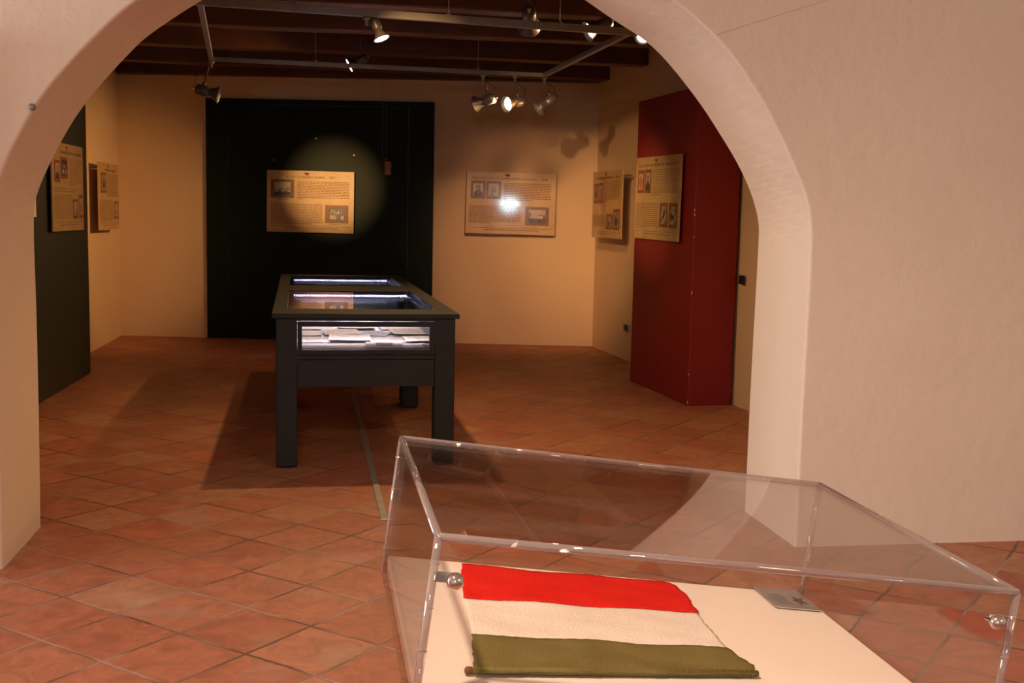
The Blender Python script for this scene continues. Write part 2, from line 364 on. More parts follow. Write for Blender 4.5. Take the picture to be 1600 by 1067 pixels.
def on_back(x, z, off=0.0):
    p = Vector((-1.335, 13.67, 0)) + bx*((x+1.335)/bx.x) + bn*off; return Vector((p.x, p.y, z))
for (x, z, lab) in ((-.09, 2.319, 'small pale nail head in the dark green door, highest of the three'), (.338, 2.139, 'small pale nail head above the right corner of the lit panel on the green door'), (-.562, 2.07, 'small dull nail head above the left half of the panel on the green door')):
    p = on_back(x, z, .032)
    bm = lathe(bmesh.new(), [(.003, 0), (.003, .012), (.011, .012), (.012, .016), (.006, .02)], (0, 0, 0), bn, 12)
    o = obj('nail', bm, 'boardwhite' if z > 2.1 else 'track', smooth=True); o.location = p
    tag(o, lab, 'nail', 'nails in the green door')

# red and green partitions
bm = prism(bmesh.new(), [(2.785, 10.11), (2.891, 8.73), (3.262, 8.748), (3.192, 10.14)], 0, 2.535)
r = thing('display_partition', 'tall crimson partition box standing against the right wall', 'partition', (2.95, 9.4, 0))
for v in bm.verts: v.co -= Vector((2.95, 9.4, 0))
obj('panel', bm, 'red', r, bevel=.006)
bm = bmesh.new()
for z in (.02, .25, .9, 1.35, 1.52, 1.56):
    box(bm, 2.8875-2.95, 2.8935-2.95, 8.7275-9.4, 8.7335-9.4, z, z+random.uniform(.01, .03))
tag(obj('chipped_paint', bm, 'boardwhite', r), 'pale chips along the corner')
p_ = on = Vector((2.84, 9.42, 2.33))
o = obj('nail', lathe(bmesh.new(), [(.004, 0), (.004, .015), (.01, .016), (.01, .02)], (0, 0, 0), (-1, -.08, .2), 10), 'steel'); o.location = (2.838, 9.42, 2.33)
tag(o, 'small steel nail near the top of the crimson partition', 'nail')
bm = prism(bmesh.new(), [(-2.078, 10.679), (-2.40, 10.69), (-2.455, 8.5), (-2.146, 8.5)], 0, 2.75)
r = thing('display_partition', 'dark grey-green partition box standing against the left wall', 'partition', (-2.25, 9.6, 0))
for v in bm.verts: v.co -= Vector((-2.25, 9.6, 0))
obj('panel', bm, 'green_partition', r, bevel=.006)
o = obj('paper_notice', B(-.002, .002, -.10, .10, -.12, .12), 'white_paper'); o.location = (-2.129, 8.93, 1.53); o.rotation_euler = (0, 0, -.031)
tag(o, 'small white paper notice on the near edge of the left partition', 'notice')

# ------------------------------------------------------------------ info panels
def words(bm, x0, x1, z0, z1, rows, y, rnd, short=0.0):
    h = (z1-z0)/rows
    for i in range(rows):
        z = z1-(i+.5)*h; x = x0; xe = x1 if i < rows-1 else x0+(x1-x0)*(short or 1)
        while x < xe-.006:
            wl = min(rnd.uniform(.015, .06), xe-x)
            quad(bm, [(x, y, z-h*.23), (x+wl, y, z-h*.23), (x+wl, y, z+h*.23), (x, y, z+h*.23)]); x += wl+.007
def ell(bm, cx, cz, rx, rz, y, n=16, mi=0):
    quad(bm, [(cx+rx*math.cos(2*PI*i/n), y, cz+rz*math.sin(2*PI*i/n)) for i in range(n)], mi)
def picture(parent, x0, x1, z0, z1, kind, W, H, frame='frame_print', fw_=.017):
    """u,v box of a printed picture; slightly raised print, real thickness comes from the board"""
    x0, x1, z0, z1 = x0*W-W/2, x1*W-W/2, H/2-z1*H, H/2-z0*H
    T = .0012; y0 = -.0065
    f = obj('picture', B(x0, x1, y0-T, y0+.001, z0, z1), frame, parent)
    fz = (z1-z0)*.15; fx = max(fw_, (x1-x0)*.15)
    a0, a1, c0, c1 = x0+fx, x1-fx, z0+fz, z1-fz; y = y0-T-.0004
    cx, cz, w2, h2 = (a0+a1)/2, (c0+c1)/2, a1-a0, c1-c0
    mats = ['photo_pale', 'photo_dark', 'photo_flesh', 'photo_engraving', 'photo_red']
    bm = bmesh.new(); quad(bm, [(a0, y, c0), (a1, y, c0), (a1, y, c1), (a0, y, c1)], 0 if kind != 'engraving' else 3)
    y -= .0004
    if kind in ('portrait', 'portrait_red', 'portrait_pale'):
        bodym = {'portrait': 1, 'portrait_red': 4, 'portrait_pale': 3}[kind]
        quad(bm, [(cx-w2*.45, y, c0+.001), (cx+w2*.45, y, c0+.001), (cx+w2*.42, y, c0+h2*.28), (cx+w2*.15, y, c0+h2*.46), (cx-w2*.15, y, c0+h2*.46), (cx-w2*.42, y, c0+h2*.28)], bodym)
        ell(bm, cx, c0+h2*.66, w2*.21, h2*.21, y-.0002, 16, 1 if kind != 'portrait_pale' else 3)
        ell(bm, cx, c0+h2*.64, w2*.15, h2*.15, y-.0004, 16, 2)
        quad(bm, [(cx-w2*.06, y-.0004, c0+h2*.3), (cx, y-.0004, c0+h2*.12), (cx+w2*.06, y-.0004, c0+h2*.3), (cx, y-.0004, c0+h2*.44)], 2)
    elif kind == 'landscape':
        pts = [(a0, y, c0)] + [(a1, y, c0)] + [(a1-(a1-a0)*i/12, y, c0+h2*(.52+.07*math.sin(i*1.1)+.05*math.sin(i*2.7))) for i in range(13)]
        quad(bm, pts, 3)
        pts = [(a0, y-.0002, c0)] + [(a1, y-.0002, c0)] + [(a1-(a1-a0)*i/12, y-.0002, c0+h2*(.16+.12*abs(math.sin(i*1.3)))) for i in range(13)]
        quad(bm, pts, 1)
    elif kind == 'crowd':
        rnd = random.Random(5)
        quad(bm, [(a0, y, c0), (a1, y, c0), (a1, y, c1), (a0, y, c1)], 1)
        for k in range(26):
            ell(bm, rnd.uniform(a0+.015, a1-.015), rnd.uniform(c0+.012, c1-.03), rnd.uniform(.004, .011), rnd.uniform(.008, .018), y-.0002-k*.00001, 8, rnd.choice([0, 2, 3, 2]))
        quad(bm, [(a0+w2*.05, y-.0006, c0+h2*.12), (a0+w2*.45, y-.0006, c0+h2*.06), (a0+w2*.5, y-.0006, c0+h2*.3), (a0+w2*.2, y-.0006, c0+h2*.42)], 2)
    elif kind == 'oval':
        ell(bm, cx, cz, w2*.36, h2*.48, y, 20, 1); ell(bm, cx, cz+h2*.2, w2*.15, h2*.13, y-.0003, 14, 2)
    elif kind == 'oval_red':
        ell(bm, cx, cz-h2*.05, w2*.38, h2*.42, y, 20, 4); ell(bm, cx, cz+h2*.2, w2*.16, h2*.13, y-.0003, 14, 2)
    elif kind == 'engraving':
        rnd = random.Random(int(cx*1000))
        for k in range(12):
            ell(bm, rnd.uniform(a0+.02, a1-.02), rnd.uniform(c0+.02, c0+h2*.6), .012, .02, y-.0001*k/12, 8, rnd.choice([1, 1, 2, 0]))
    elif kind == 'harbour':
        quad(bm, [(a0, y, c0), (a1, y, c0), (a1, y, c0+h2*.32), (a0, y, c0+h2*.34)], 1)
        quad(bm, [(a0, y, c0+h2*.3), (a0+w2*.16, y, c0+h2*.3), (a0+w2*.15, y, c0+h2*.8), (a0+w2*.04, y, c0+h2*.8)], 3)
        quad(bm, [(a0+w2*.45, y, c0+h2*.55), (a1, y, c0+h2*.55), (a1, y, c0+h2*.72), (a0+w2*.7, y, c0+h2*.68)], 3)
        quad(bm, [(a1-w2*.14, y-.0002, c0+h2*.2), (a1-w2*.03, y-.0002, c0+h2*.2), (a1-w2*.04, y-.0002, c0+h2*.6), (a1-w2*.12, y-.0002, c0+h2*.6)], 1)
    bmesh.ops.recalc_face_normals(bm, faces=bm.faces)
    obj('printed_image', bm, mats, f)
def info_panel(loc, rot, W, H, title, pics, texts, label, tw=.6, tu=.5, seed=1, foot=True, back=.06):
    t = thing('info_panel', label, 'information panel', loc, 'printed information panels', rot)
    obj('board', B(-W/2, W/2, -.006, .006, -H/2, H/2), 'parch', t, bevel=.0015)
    wds = title.split(' '); ncs = sum(len(x_) for x_ in wds)+.6*(len(wds)-1); xc = (tu-tw/2-.5)*W; cwid = W*tw/ncs
    for wd in wds:
        bm = text_bm(wd, .036, cwid*(len(wd)-.12) if len(wd) > 1 else None)
        for v in bm.verts: v.co = Vector((v.co.x+xc+cwid*len(wd)/2, -.0068-v.co.z*.5, v.co.y+H/2-.105*H))
        obj('title_word', bm, 'ink', t); xc += cwid*(len(wd)+.6)
    # small red brown printed ornament in the heading
    bm = bmesh.new(); cx = -W*.5+W*.45
    quad(bm, [(cx-.03, -.0066, H/2-.035*H), (cx+.035, -.0066, H/2-.03*H), (cx+.028, -.0066, H/2-.065*H), (cx+.005, -.0066, H/2-.075*H)])
    obj('ornament', bm, 'red_ink', t)
    rnd = random.Random(seed); bm = bmesh.new()
    for (u0, u1, v0, v1, n, sh) in texts:
        words(bm, u0*W-W/2, u1*W-W/2, H/2-v1*H, H/2-v0*H, n, -.0066, rnd, sh)
    if foot:
        words(bm, .22*W-W/2, .82*W-W/2, H/2-.945*H, H/2-.92*H, 1, -.0066, rnd)
        quad(bm, [(.04*W-W/2, -.0066, H/2-.905*H), (.96*W-W/2, -.0066, H/2-.905*H), (.96*W-W/2, -.0066, H/2-.899*H), (.04*W-W/2, -.0066, H/2-.899*H)])
    obj('printed_text', bm, 'ink_soft', t)
    for p in pics: picture(t, *p[:4], p[4], W, H, p[5] if len(p) > 5 else 'frame_print')
    # fixings behind the board
    for sx in (-1, 1):
        obj('spacer', lathe(bmesh.new(), [(.008, 0), (.008, back)], (sx*W*.4, .006, H*.4), (0, 1, 0), 10), 'steel', t)
    return t
# on the green door
p = on_back(-.141, 1.60, .10)
info_panel(p, (math.radians(-.3), math.radians(.35), BROT), 1.0, .70, 'IL MOTO DI REGGIO CALABRIA - 1847',
  [(.045, .312, .145, .445, 'landscape'), (.67, .938, .545, .838, 'crowd')],
  [(.35, .945, .165, .47, 12, .1), (.045, .64, .53, .875, 13, .8), (.1, .25, .455, .475, 1, 1), (.72, .9, .85, .868, 1, 1)],
  'printed parchment panel hanging on the dark green door, with two landscape pictures', .56, .5, 1, back=.06)
# on the cream back wall
p = on_back(2.115, 1.628, .11)
info_panel(p, (math.radians(-.54), math.radians(.6), -math.radians(9.03)), 1.02, .70, 'FERDINANDO II E IL BOMBARDAMENTO DI NAPOLI - 1848',
  [(.05, .212, .145, .435, 'portrait'), (.222, .385, .145, .435, 'portrait_pale'), (.665, .93, .545, .845, 'harbour')],
  [(.42, .945, .165, .455, 11, .6), (.035, .62, .54, .83, 12, .4)],
  'printed parchment panel on the back wall with a bright reflection in its middle', .84, .48, 2, back=.10)
RROT = -math.atan2(3.291-3.121, 11.375-8.444)
def on_right(y, z, off):
    x = 3.121+(11.375-y)*(3.291-3.121)/(11.375-8.444); return Vector((x-off, y, z))
# panel on the right wall
info_panel(Vector((2.962, 11.88, 1.63)), (0, 0, -PI/2+.058), 1.04, .71, "LA SPEDIZIONE DEI MILLE - 1860",
  [(.05, .205, .18, .48, 'oval'), (.22, .37, .17, .48, 'portrait_red', 'frame_red'), (.5, .72, .64, .87, 'engraving'), (.74, .94, .57, .87, 'oval')],
  [(.40, .93, .15, .46, 12, .3), (.04, .46, .65, .85, 8, .3)],
  'printed parchment panel on the right wall, half behind the crimson partition', .75, .5, 3, back=.13)
# panel on the red partition
yaw_r = -PI/2+math.atan2(2.891-2.785, 10.11-8.73)
info_panel(Vector((2.833-.03, 9.49, 1.668)), (math.radians(-.5), math.radians(.5), yaw_r), 1.06, .71, "LA SICILIA NEL PERIODO DAL 1806 AL 1815",
  [(.05, .20, .155, .44, 'oval_red', 'frame_red'), (.22, .36, .15, .44, 'portrait'), (.585, .76, .555, .845, 'engraving'), (.785, .965, .555, .85, 'engraving')],
  [(.385, .96, .15, .47, 12, .35), (.03, .555, .55, .87, 13, .45), (.62, .72, .87, .885, 1, 1), (.81, .93, .87, .885, 1, 1)],
  'printed parchment panel hanging on the crimson partition', .86, .5, 4, back=.02)
# panel on the left wall
lyaw = PI/2-math.atan2(.056, 1.5)
info_panel(Vector((-2.258, 12.715, 1.602)), (0, 0, PI/2-.038), .945, .695, "I MOTI IN CALABRIA",
  [(.10, .38, .145, .45, 'oval'), (.745, .96, .565, .84, 'portrait_pale')],
  [(.42, .96, .15, .5, 12, 1), (.04, .70, .55, .87, 13, .8)],
  'printed parchment panel at the far end of the left wall, with its shadow beside it', .55, .55, 5, back=.125)
# panel on the green partition
info_panel(Vector((-2.10+.03, 9.86, 1.645)), (0, 0, PI/2-.031), 1.0, .70, "GARIBALDI IN CALABRIA",
  [(.07, .24, .20, .45, 'portrait', 'frame_red'), (.26, .48, .155, .40, 'crowd', 'frame_red'), (.63, .80, .63, .86, 'portrait_pale'), (.84, .96, .575, .86, 'oval_red')],
  [(.53, .96, .16, .47, 12, .5), (.04, .80, .505, .56, 2, .9), (.04, .60, .58, .86, 11, .8)],
  'printed parchment panel on the dark partition beside the left side of the arch', .7, .6, 6, back=.02)

# sockets
o = obj('wall_switch', box(B(-.012, .0, -.042, .042, -.035, .035), -.018, -.012, -.02, .02, -.022, .022), 'black', bevel=.003); o.location = on_right(8.649, 1.026, .001); o.rotation_euler = (0, 0, .058)
tag(o, 'small black switch on the right wall between the crimson partition and the arch', 'switch')
o = obj('wall_socket', box(B(-.012, .0, -.05, .05, -.035, .035), -.018, -.012, -.03, .03, -.022, .022), 'black', bevel=.003); o.location = on_right(11.517, .353, .001); o.rotation_euler = (0, 0, .058)
tag(o, 'small black socket low on the right wall left of the crimson partition', 'socket')
# clip on the front wall by the arch
o = obj('cable_clip', lathe(bmesh.new(), [(.012, 0), (.014, .004), (.014, .015), (.006, .02)], (0, 0, 0), (0, -1, 0), 14), 'track', smooth=True); o.location = (-1.145, YF, 1.885)
tag(o, 'small grey metal clip on the front wall at the left edge of the arch', 'clip')

# floor strip
bm = prism(bmesh.new(), [(.222, 9.4), (.258, 9.4), (.312, 5.48), (.276, 5.48)], 0, .007)
tag(obj('cable_cover', bm, 'strip', bevel=.003), 'narrow grey metal cable cover strip on the tiled floor', 'cable cover')

# ------------------------------------------------------------------ track and spotlights
ZK = 2.75
TBL, TBR, TFR, TFL = Vector((-.944, 10.08, ZK)), Vector((1.942, 10.24, ZK)), Vector((2.045, 7.70, ZK)), Vector((-.75, 7.32, ZK))
tk = thing('light_track', 'grey rectangular lighting track hanging under the beams', 'light track', (.5, 8.8, ZK))
def bar(a, b_, w_, h_):
    a = a-tk.location; b_ = b_-tk.location; d = (b_-a).normalized(); s = d.cross(Vector((0, 0, 1)))*w_/2; h = Vector((0, 0, h_/2))
    bm = bmesh.new(); L_ = [[bm.verts.new(p+x*s+z*h) for x, z in ((-1, -1), (1, -1), (1, 1), (-1, 1))] for p in (a, b_)]
    for k in range(4): bm.faces.new((L_[0][k], L_[0][(k+1) % 4], L_[1][(k+1) % 4], L_[1][k]))
    bm.faces.new(L_[0][::-1]); bm.faces.new(L_[1])
    # the groove of the track
    g = [bm.verts.new(p+x*s*.3+Vector((0, 0, -h_/2-.001))) for p in (a, b_) for x in (-1, 1)]
    return bm
dd = Vector((.03, 0, 0))
for a, b_, h_ in ((TBL, TBR, .036), (TFR+Vector((0.05, 0, 0)), TFL-Vector((.05, 0, 0)), .050), (TBL, TFL, .036), (TBR, TFR, .036)):
    obj('track_rail', bar(a, b_, .036, h_), 'track', tk, bevel=.003)
for p in (TBL.lerp(TBR, .79), TBL.lerp(TBR, .3), TFL.lerp(TFR, .55), TFL.lerp(TFR, .82), TFL.lerp(TFR, .2)):
    q = p-tk.location
    obj('suspension_wire', tube(bmesh.new(), [q+Vector((0, 0, .018)), q+Vector((0, 0, .44))], .0018, 6), 'steel', tk)
    obj('rail_clamp', lathe(bmesh.new(), [(.016, .016), (.016, .03), (.006, .04)], q, (0, 0, 1), 12), 'track', tk)

def spotlight(mount, head, d, label, bulb='dim_bulb', power=0, col=(1, .7, .4), cone=50, blend=.5, scale=1.0, cable_side=1, ceiling=False, lamp_r=.03):
    mount = Vector(mount); head = Vector(head); d = Vector(d).normalized(); s = scale*1.2
    t = thing('spotlight', label, 'spotlight', mount, 'metal spotlights on the track and beams')
    h = head-mount
    # head: rear housing, waist and flared reflector along d
    body = lathe(bmesh.new(), [(.0, -.098*s), (.022*s, -.096*s), (.034*s, -.086*s), (.037*s, -.07*s), (.037*s, -.02*s), (.032*s, -.008*s), (.026*s, .002*s)], h, d, 28)
    hb = obj('housing', body, 'lamp', t, smooth=True)
    obj('rear_knob', lathe(bmesh.new(), [(.006*s, -.115*s), (.009*s, -.112*s), (.009*s, -.1*s), (.012*s, -.095*s)], h, d, 12), 'chrome', hb)
    rf = lathe(bmesh.new(), [(.025*s, .0), (.030*s, .012*s), (.040*s, .035*s), (.060*s, .068*s), (.063*s, .072*s), (.060*s, .071*s), (.040*s, .042*s), (.027*s, .022*s)], h, d, 28, caps=False)
    ro = obj('reflector', rf, 'lamp', t, smooth=True)
    bo = obj('bulb', lathe(bmesh.new(), [(.0, .030*s), (.034*s, .0305*s), (.036*s, .026*s), (.0, .020*s)] if bulb == 'dim_bulb' else [(.0, .066*s), (.054*s, .066*s), (.055*s, .062*s), (.0, .060*s)] if bulb == 'white_bulb' else [(.0, .052*s), (.045*s, .050*s), (.045*s, .046*s), (.0, .04*s)], h, d, 24), bulb, t, smooth=False)
    # yoke joint + stem + adapter
    side = d.cross(Vector((0, 0, 1))); side = side.normalized() if side.length > .05 else Vector((1, 0, 0))
    top = h - d*.035*s + Vector((0, 0, .036*s))
    obj('joint', lathe(bmesh.new(), [(.010*s, -.016*s), (.013*s, -.012*s), (.013*s, .012*s), (.010*s, .016*s)], top+Vector((0, 0, .012*s)), side, 14), 'lamp', t, smooth=True)
    obj('stem', tube(bmesh.new(), [top+Vector((0, 0, .012*s)), Vector((top.x*.3, top.y*.3, -.05)), Vector((0, 0, 0))] if not ceiling else [top, Vector((top.x, top.y, 0))], .006*s, 10), 'lamp', t, smooth=True)
    obj('adapter', lathe(bmesh.new(), [(.008, -.055), (.012, -.05), (.012, -.022), (.028, -.014), (.028, 0)], (0, 0, 0) if not ceiling else (top.x, top.y, 0), (0, 0, 1), 16), 'track', t, smooth=True)
    rear = h - d*.088*s
    mid = (Vector((0, 0, -.06))+rear)/2 + side*.02*cable_side - d*.05*s
    cp = smooth_pts([Vector((0, 0, -.045)), mid, rear + Vector((0, 0, .018*s)), rear], 8)
    obj('cable', tube(bmesh.new(), cp, .0028, 6), 'cable', t, smooth=True)
    if power:
        l = bpy.data.lights.new('halogen', 'SPOT'); l.energy = power; l.color = col; l.spot_size = math.radians(cone); l.spot_blend = blend
        l.shadow_soft_size = lamp_r
        lo = bpy.data.objects.new('halogen', l); COL.objects.link(lo); lo.parent = t
        lo.location = h + d*.085*s; lo.rotation_euler = d.to_track_quat('-Z', 'Y').to_euler()
    return t
WARM = (1, .52, .20)
def aim(h, to): return (Vector(to)-Vector(h)).normalized()
h = (-.965, 10.08, 2.475)
spotlight((-.944, 10.08, 2.732), h, aim(h, (2.83, 9.75, 1.62)), 'silver spotlight hanging from the back left corner of the track', 'dim_bulb', 300, (1, .58, .23), 21, 1.0)
h = (1.40, 10.25, 2.50)
spotlight((1.38, 10.21, 2.732), h, aim(h, (-2.3, 12.9, 1.30)), 'silver spotlight on the back rail pointing left, leftmost of the three on the right', 'dim_bulb', 370, (1, .48, .15), 46, .95)
h = (1.665, 10.24, 2.495)
spotlight((1.672, 10.225, 2.732), h, Vector((-.8, -.45, -.2)), 'glowing spotlight in the middle of the three at the right of the back rail', 'warm_bulb', 220, WARM, 100, .9, cable_side=-1)
h = (1.955, 10.22, 2.50)
spotlight((1.942, 10.24, 2.732), h, Vector((-.8, -.22, -.52)), 'silver spotlight tilted down at the back right corner of the track', 'dim_bulb', 18, (1, .42, .12), 130, .9)
h = (.335, 7.47, 2.648)
spotlight((.26, 7.46, 2.725), h, Vector((.35, -.2, -.9)), 'spotlight with a bright white face under the front rail of the track', 'white_bulb', 135, (1, .60, .25), 158, .6, lamp_r=.035, scale=.72)
h = (.283, 10.66, 2.85)
spotlight((.30, 10.68, 3.19), h, Vector((-.88, -.08, -.47)), 'small spotlight with a white face behind the back rail, aimed down left', 'white_bulb', 28, WARM, 140, .6, lamp_r=.03, ceiling=True, scale=.92)
h = (1.39, 7.95, 2.84)
spotlight((1.39, 7.93, 3.19), h, aim(h, (2.35, 12.9, 1.05)), 'large silver spotlight seen from behind above the front rail', 'dim_bulb', 470, (1, .49, .22), 36, .95, 1.1, ceiling=True, lamp_r=.16)
h = (1.90, 8.05, 2.83)
spotlight((1.95, 8.05, 3.19), h, Vector((-.86, -.14, -.42)), 'spotlight with a glowing edge beside the front right corner of the track', 'warm_bulb', 30, WARM, 100, .9, 1.0, ceiling=True)
h = (2.31, 8.3, 2.83)
spotlight((2.42, 8.35, 3.19), h, aim(h, (1.2, 5.6, 2.1)), 'glowing spotlight at the right, half hidden by the arch', 'warm_bulb', 40, WARM, 150, .8, .85, ceiling=True)
# two unseen lamps added near the arch to light the hung panels
h = (-.3, 5.78, 2.82)
spotlight((-.3, 5.76, 3.19), h, aim(h, (3.0, 12.0, 1.45)), 'unseen spotlight added near the arch to light the right wall', 'dim_bulb', 640, (1, .53, .18), 24, .95, .8, ceiling=True)
h = (-1.25, 6.3, 2.45)
spotlight((-1.25, 6.3, 3.19), h, aim(h, (.10, 13.35, 1.76)), 'unseen spotlight added behind the left of the arch to light the green door panel', 'dim_bulb', 2400, (1, .56, .22), 10.5, 1.0, .8, ceiling=True)
# unseen lamp added overhead to light the acrylic case and near floor
h = (-.5, .5, 3.02)
spotlight((-.5, .5, 3.35), h, aim(h, (.7, 2.3, .4)), 'unseen spotlight added on the front room ceiling to light the acrylic case', 'warm_bulb', 330, (1, .74, .58), 92, .8, 1.0, ceiling=True, lamp_r=.05)
# hanging copper box
t = thing('hanging_lantern', 'small copper coloured box hanging on two thin wires before the green door', 'hanging ornament', (.69, 13.0, 1.905))
obj('box', B(-.035, .05, -.035, .035, .0, .17), 'copper', t, bevel=.014, seg=3)
obj('cap', lathe(bmesh.new(), [(.03, .165), (.026, .2), (.012, .215)], (-.015, 0, 0), (0, 0, 1), 14), 'copper', t, smooth=True)
obj('lever', tube(bmesh.new(), [(-.03, -.02, .15), (-.06, -.03, .11), (-.085, -.03, .075)], .012, 10), 'copper', t, smooth=True)
for x in (-.055, -.008): obj('wire', tube(bmesh.new(), [(x, 0, .2), (x+.002, 0, 1.1)], .0011, 6), 'track', t)

# ------------------------------------------------------------------ glass-topped cases
def vitrine(x0, y0, yaw, W, L, label):
    t = thing('display_case', label, 'display case', (x0, y0, 0), 'charcoal glass topped display cases', (0, 0, yaw))
    zt0, zt1 = .884, .912; lw = .12; i = .022
    gx0, gx1, gy0, gy1 = .085, W-.10, .34, L-.24
    bm = bmesh.new()
    box(bm, 0, W, 0, gy0, zt0, zt1); box(bm, 0, W, gy1, L, zt0, zt1); box(bm, 0, gx0, gy0, gy1, zt0, zt1); box(bm, gx1, W, gy0, gy1, zt0, zt1)
    obj('top_frame', bm, 'case', t, bevel=.002)
    obj('glass_top', B(gx0, gx1, gy0, gy1, zt1-.008, zt1-.002), 'glass_top', t)
    for lx in (i, W-i-lw):
        for ly in (i, L-i-lw):
            lg = obj('leg', B(lx, lx+lw, ly, ly+lw, .012, zt0-.001), 'case', t, bevel=.006)
            obj('foot', lathe(bmesh.new(), [(.04, 0), (.04, .012)], (lx+lw/2, ly+lw/2, 0), (0, 0, 1), 16), 'black', lg)
    # front and back ends
    for (ya, yb, nm) in ((i+.006, i+.03, 'front'), (L-i-.03, L-i-.006, 'back')):
        a, b_ = i+lw, W-i-lw
        obj('top_rail', B(a, b_, ya, yb, .866, .881), 'case', t)
        bm = bmesh.new(); wx0, wx1, wz0, wz1 = a+.028, b_-.032, .697, .833
        box(bm, a+.002, wx0, ya, yb, .669, .863); box(bm, wx1, b_-.002, ya, yb, .669, .863); box(bm, wx0, wx1, ya, yb, .669, wz0); box(bm, wx0, wx1, ya, yb, wz1, .863)
        wf = obj('window_frame', bm, 'case', t, bevel=.0015)
        obj('pane', B(wx0, wx1, ya+.008, ya+.012, wz0, wz1), 'glass', wf)
        obj('middle_rail', B(a+.002, b_-.002, ya, yb, .642, .666), 'case', t, bevel=.001)
        obj('apron', B(a+.002, b_-.002, ya, yb, .482, .639), 'case', t, bevel=.001)
    for xa, xb in ((i+.006, i+.03), (W-i-.03, W-i-.006)):
        obj('side_panel', B(xa, xb, i+lw, L-i-lw, .482, .880), 'case', t, bevel=.001)
    obj('deck', B(i+.032, W-i-.032, .055, L-.055, .672, .688), 'deck', t)
    # LED strips under the far edge and the right edge of the frame
    ls = obj('led_strip', B(gx0+.03, gx1-.01, gy1+.002, gy1+.012, .868, .883), 'case', t)
    bm = bmesh.new(); nled = 48
    for k in range(nled):
        xx = gx0+.04+(gx1-gx0-.06)*k/(nled-1); box(bm, xx-.0045, xx+.0045, gy1-.006, gy1+.002, .868, .880)
    obj('led_lights', bm, 'led', ls)
    obj('light_rail', B(gx1-.03, gx1-.002, gy0+.02, gy1-.01, .872, .882), 'steel', t, bevel=.002)
    for (ly, e) in ((gy1-.03, 12), (.45, 2.4)):
        l = bpy.data.lights.new('led_light', 'AREA'); l.shape = 'RECTANGLE'; l.size = gx1-gx0-.1; l.size_y = .03; l.energy = e; l.color = (.86, .84, 1)
        lo = bpy.data.objects.new('led_light', l); COL.objects.link(lo); lo.parent = t; lo.location = ((gx0+gx1)/2, ly, .862)
        lo.rotation_euler = (math.radians(25 if ly < .5 else -20), 0, 0)
    return t
VX, VY, VYAW = -.2958, 6.6271, .02386
v1 = vitrine(VX, VY, VYAW, 1.084, 2.19, 'long charcoal display case with a lit window full of papers, nearest the arch')
d2 = Vector((-math.sin(VYAW), math.cos(VYAW)))
v2 = vitrine(VX+d2.x*2.2, VY+d2.y*2.2, VYAW, 1.084, 1.90, 'charcoal display case standing behind the nearer one, before the green door')
def vp(u, v, z):
    c, s = math.cos(VYAW), math.sin(VYAW); return Vector((VX+u*c-v*s, VY+u*s+v*c, z))
# papers on the deck
def sheet(u, v, w_, l_, ang, z, mat, label, kind='lines', group='old papers laid out in the lit display case'):
    bm = bmesh.new(); nx = 4; T = .0022; g = []
    for j in range(nx+1):
        for i_ in range(nx+1):
            x, y = -w_/2+w_*i_/nx, -l_/2+l_*j/nx
            zz = .0025*math.sin(i_*1.3+u*9)*math.cos(j*1.1+v*7)+.0025
            g.append((x, y, zz))
    top = [bm.verts.new((x, y, z_+T)) for x, y, z_ in g]; bot = [bm.verts.new((x, y, z_)) for x, y, z_ in g]
    q = nx+1
    for j in range(nx):
        for i_ in range(nx):
            k = j*q+i_; bm.faces.new((top[k], top[k+1], top[k+q+1], top[k+q])); bm.faces.new((bot[k], bot[k+q], bot[k+q+1], bot[k+1]))
    ring = [i_ for i_ in range(q)] + [j*q+nx for j in range(1, q)] + [nx*q+i_ for i_ in range(nx-1, -1, -1)] + [j*q for j in range(nx-1, 0, -1)]
    for a, b_ in zip(ring, ring[1:]+ring[:1]): bm.faces.new((top[a], bot[a], bot[b_], top[b_]))
    r = thing('document', label, 'document', vp(u, v, z), group, (0, 0, VYAW+ang))
    obj('page', bm, mat, r)
    bm = bmesh.new(); rnd = random.Random(int(u*100+v*31))
    zt = .0078
    if kind == 'lines':
        for k in range(int(l_/.022)-3):
            y = l_/2-.035-k*.022; x = -w_/2+.02
            while x < w_/2-.03:
                wl = min(rnd.uniform(.015, .05), w_/2-.02-x)
                if rnd.random() < .8: quad(bm, [(x, y, zt), (x+wl, y, zt), (x+wl, y+.004, zt), (x, y+.004, zt)])
                x += wl+.008
    elif kind == 'emblem':
        for a0, a1, b0, b1 in ((-.05, .05, -.06, .06),): quad(bm, [(a0, b0, zt), (a1, b0, zt), (a1, b1, zt), (a0, b1, zt)])
        for k in range(4): quad(bm, [(-w_/2+.02, l_/2-.03-k*.02, zt), (w_/2-.02, l_/2-.03-k*.02, zt), (w_/2-.02, l_/2-.027-k*.02, zt), (-w_/2+.02, l_/2-.027-k*.02, zt)])
    if len(bm.verts): obj('writing', bm, 'ink_soft', r)
    else: bm.free()
ZD = .6885
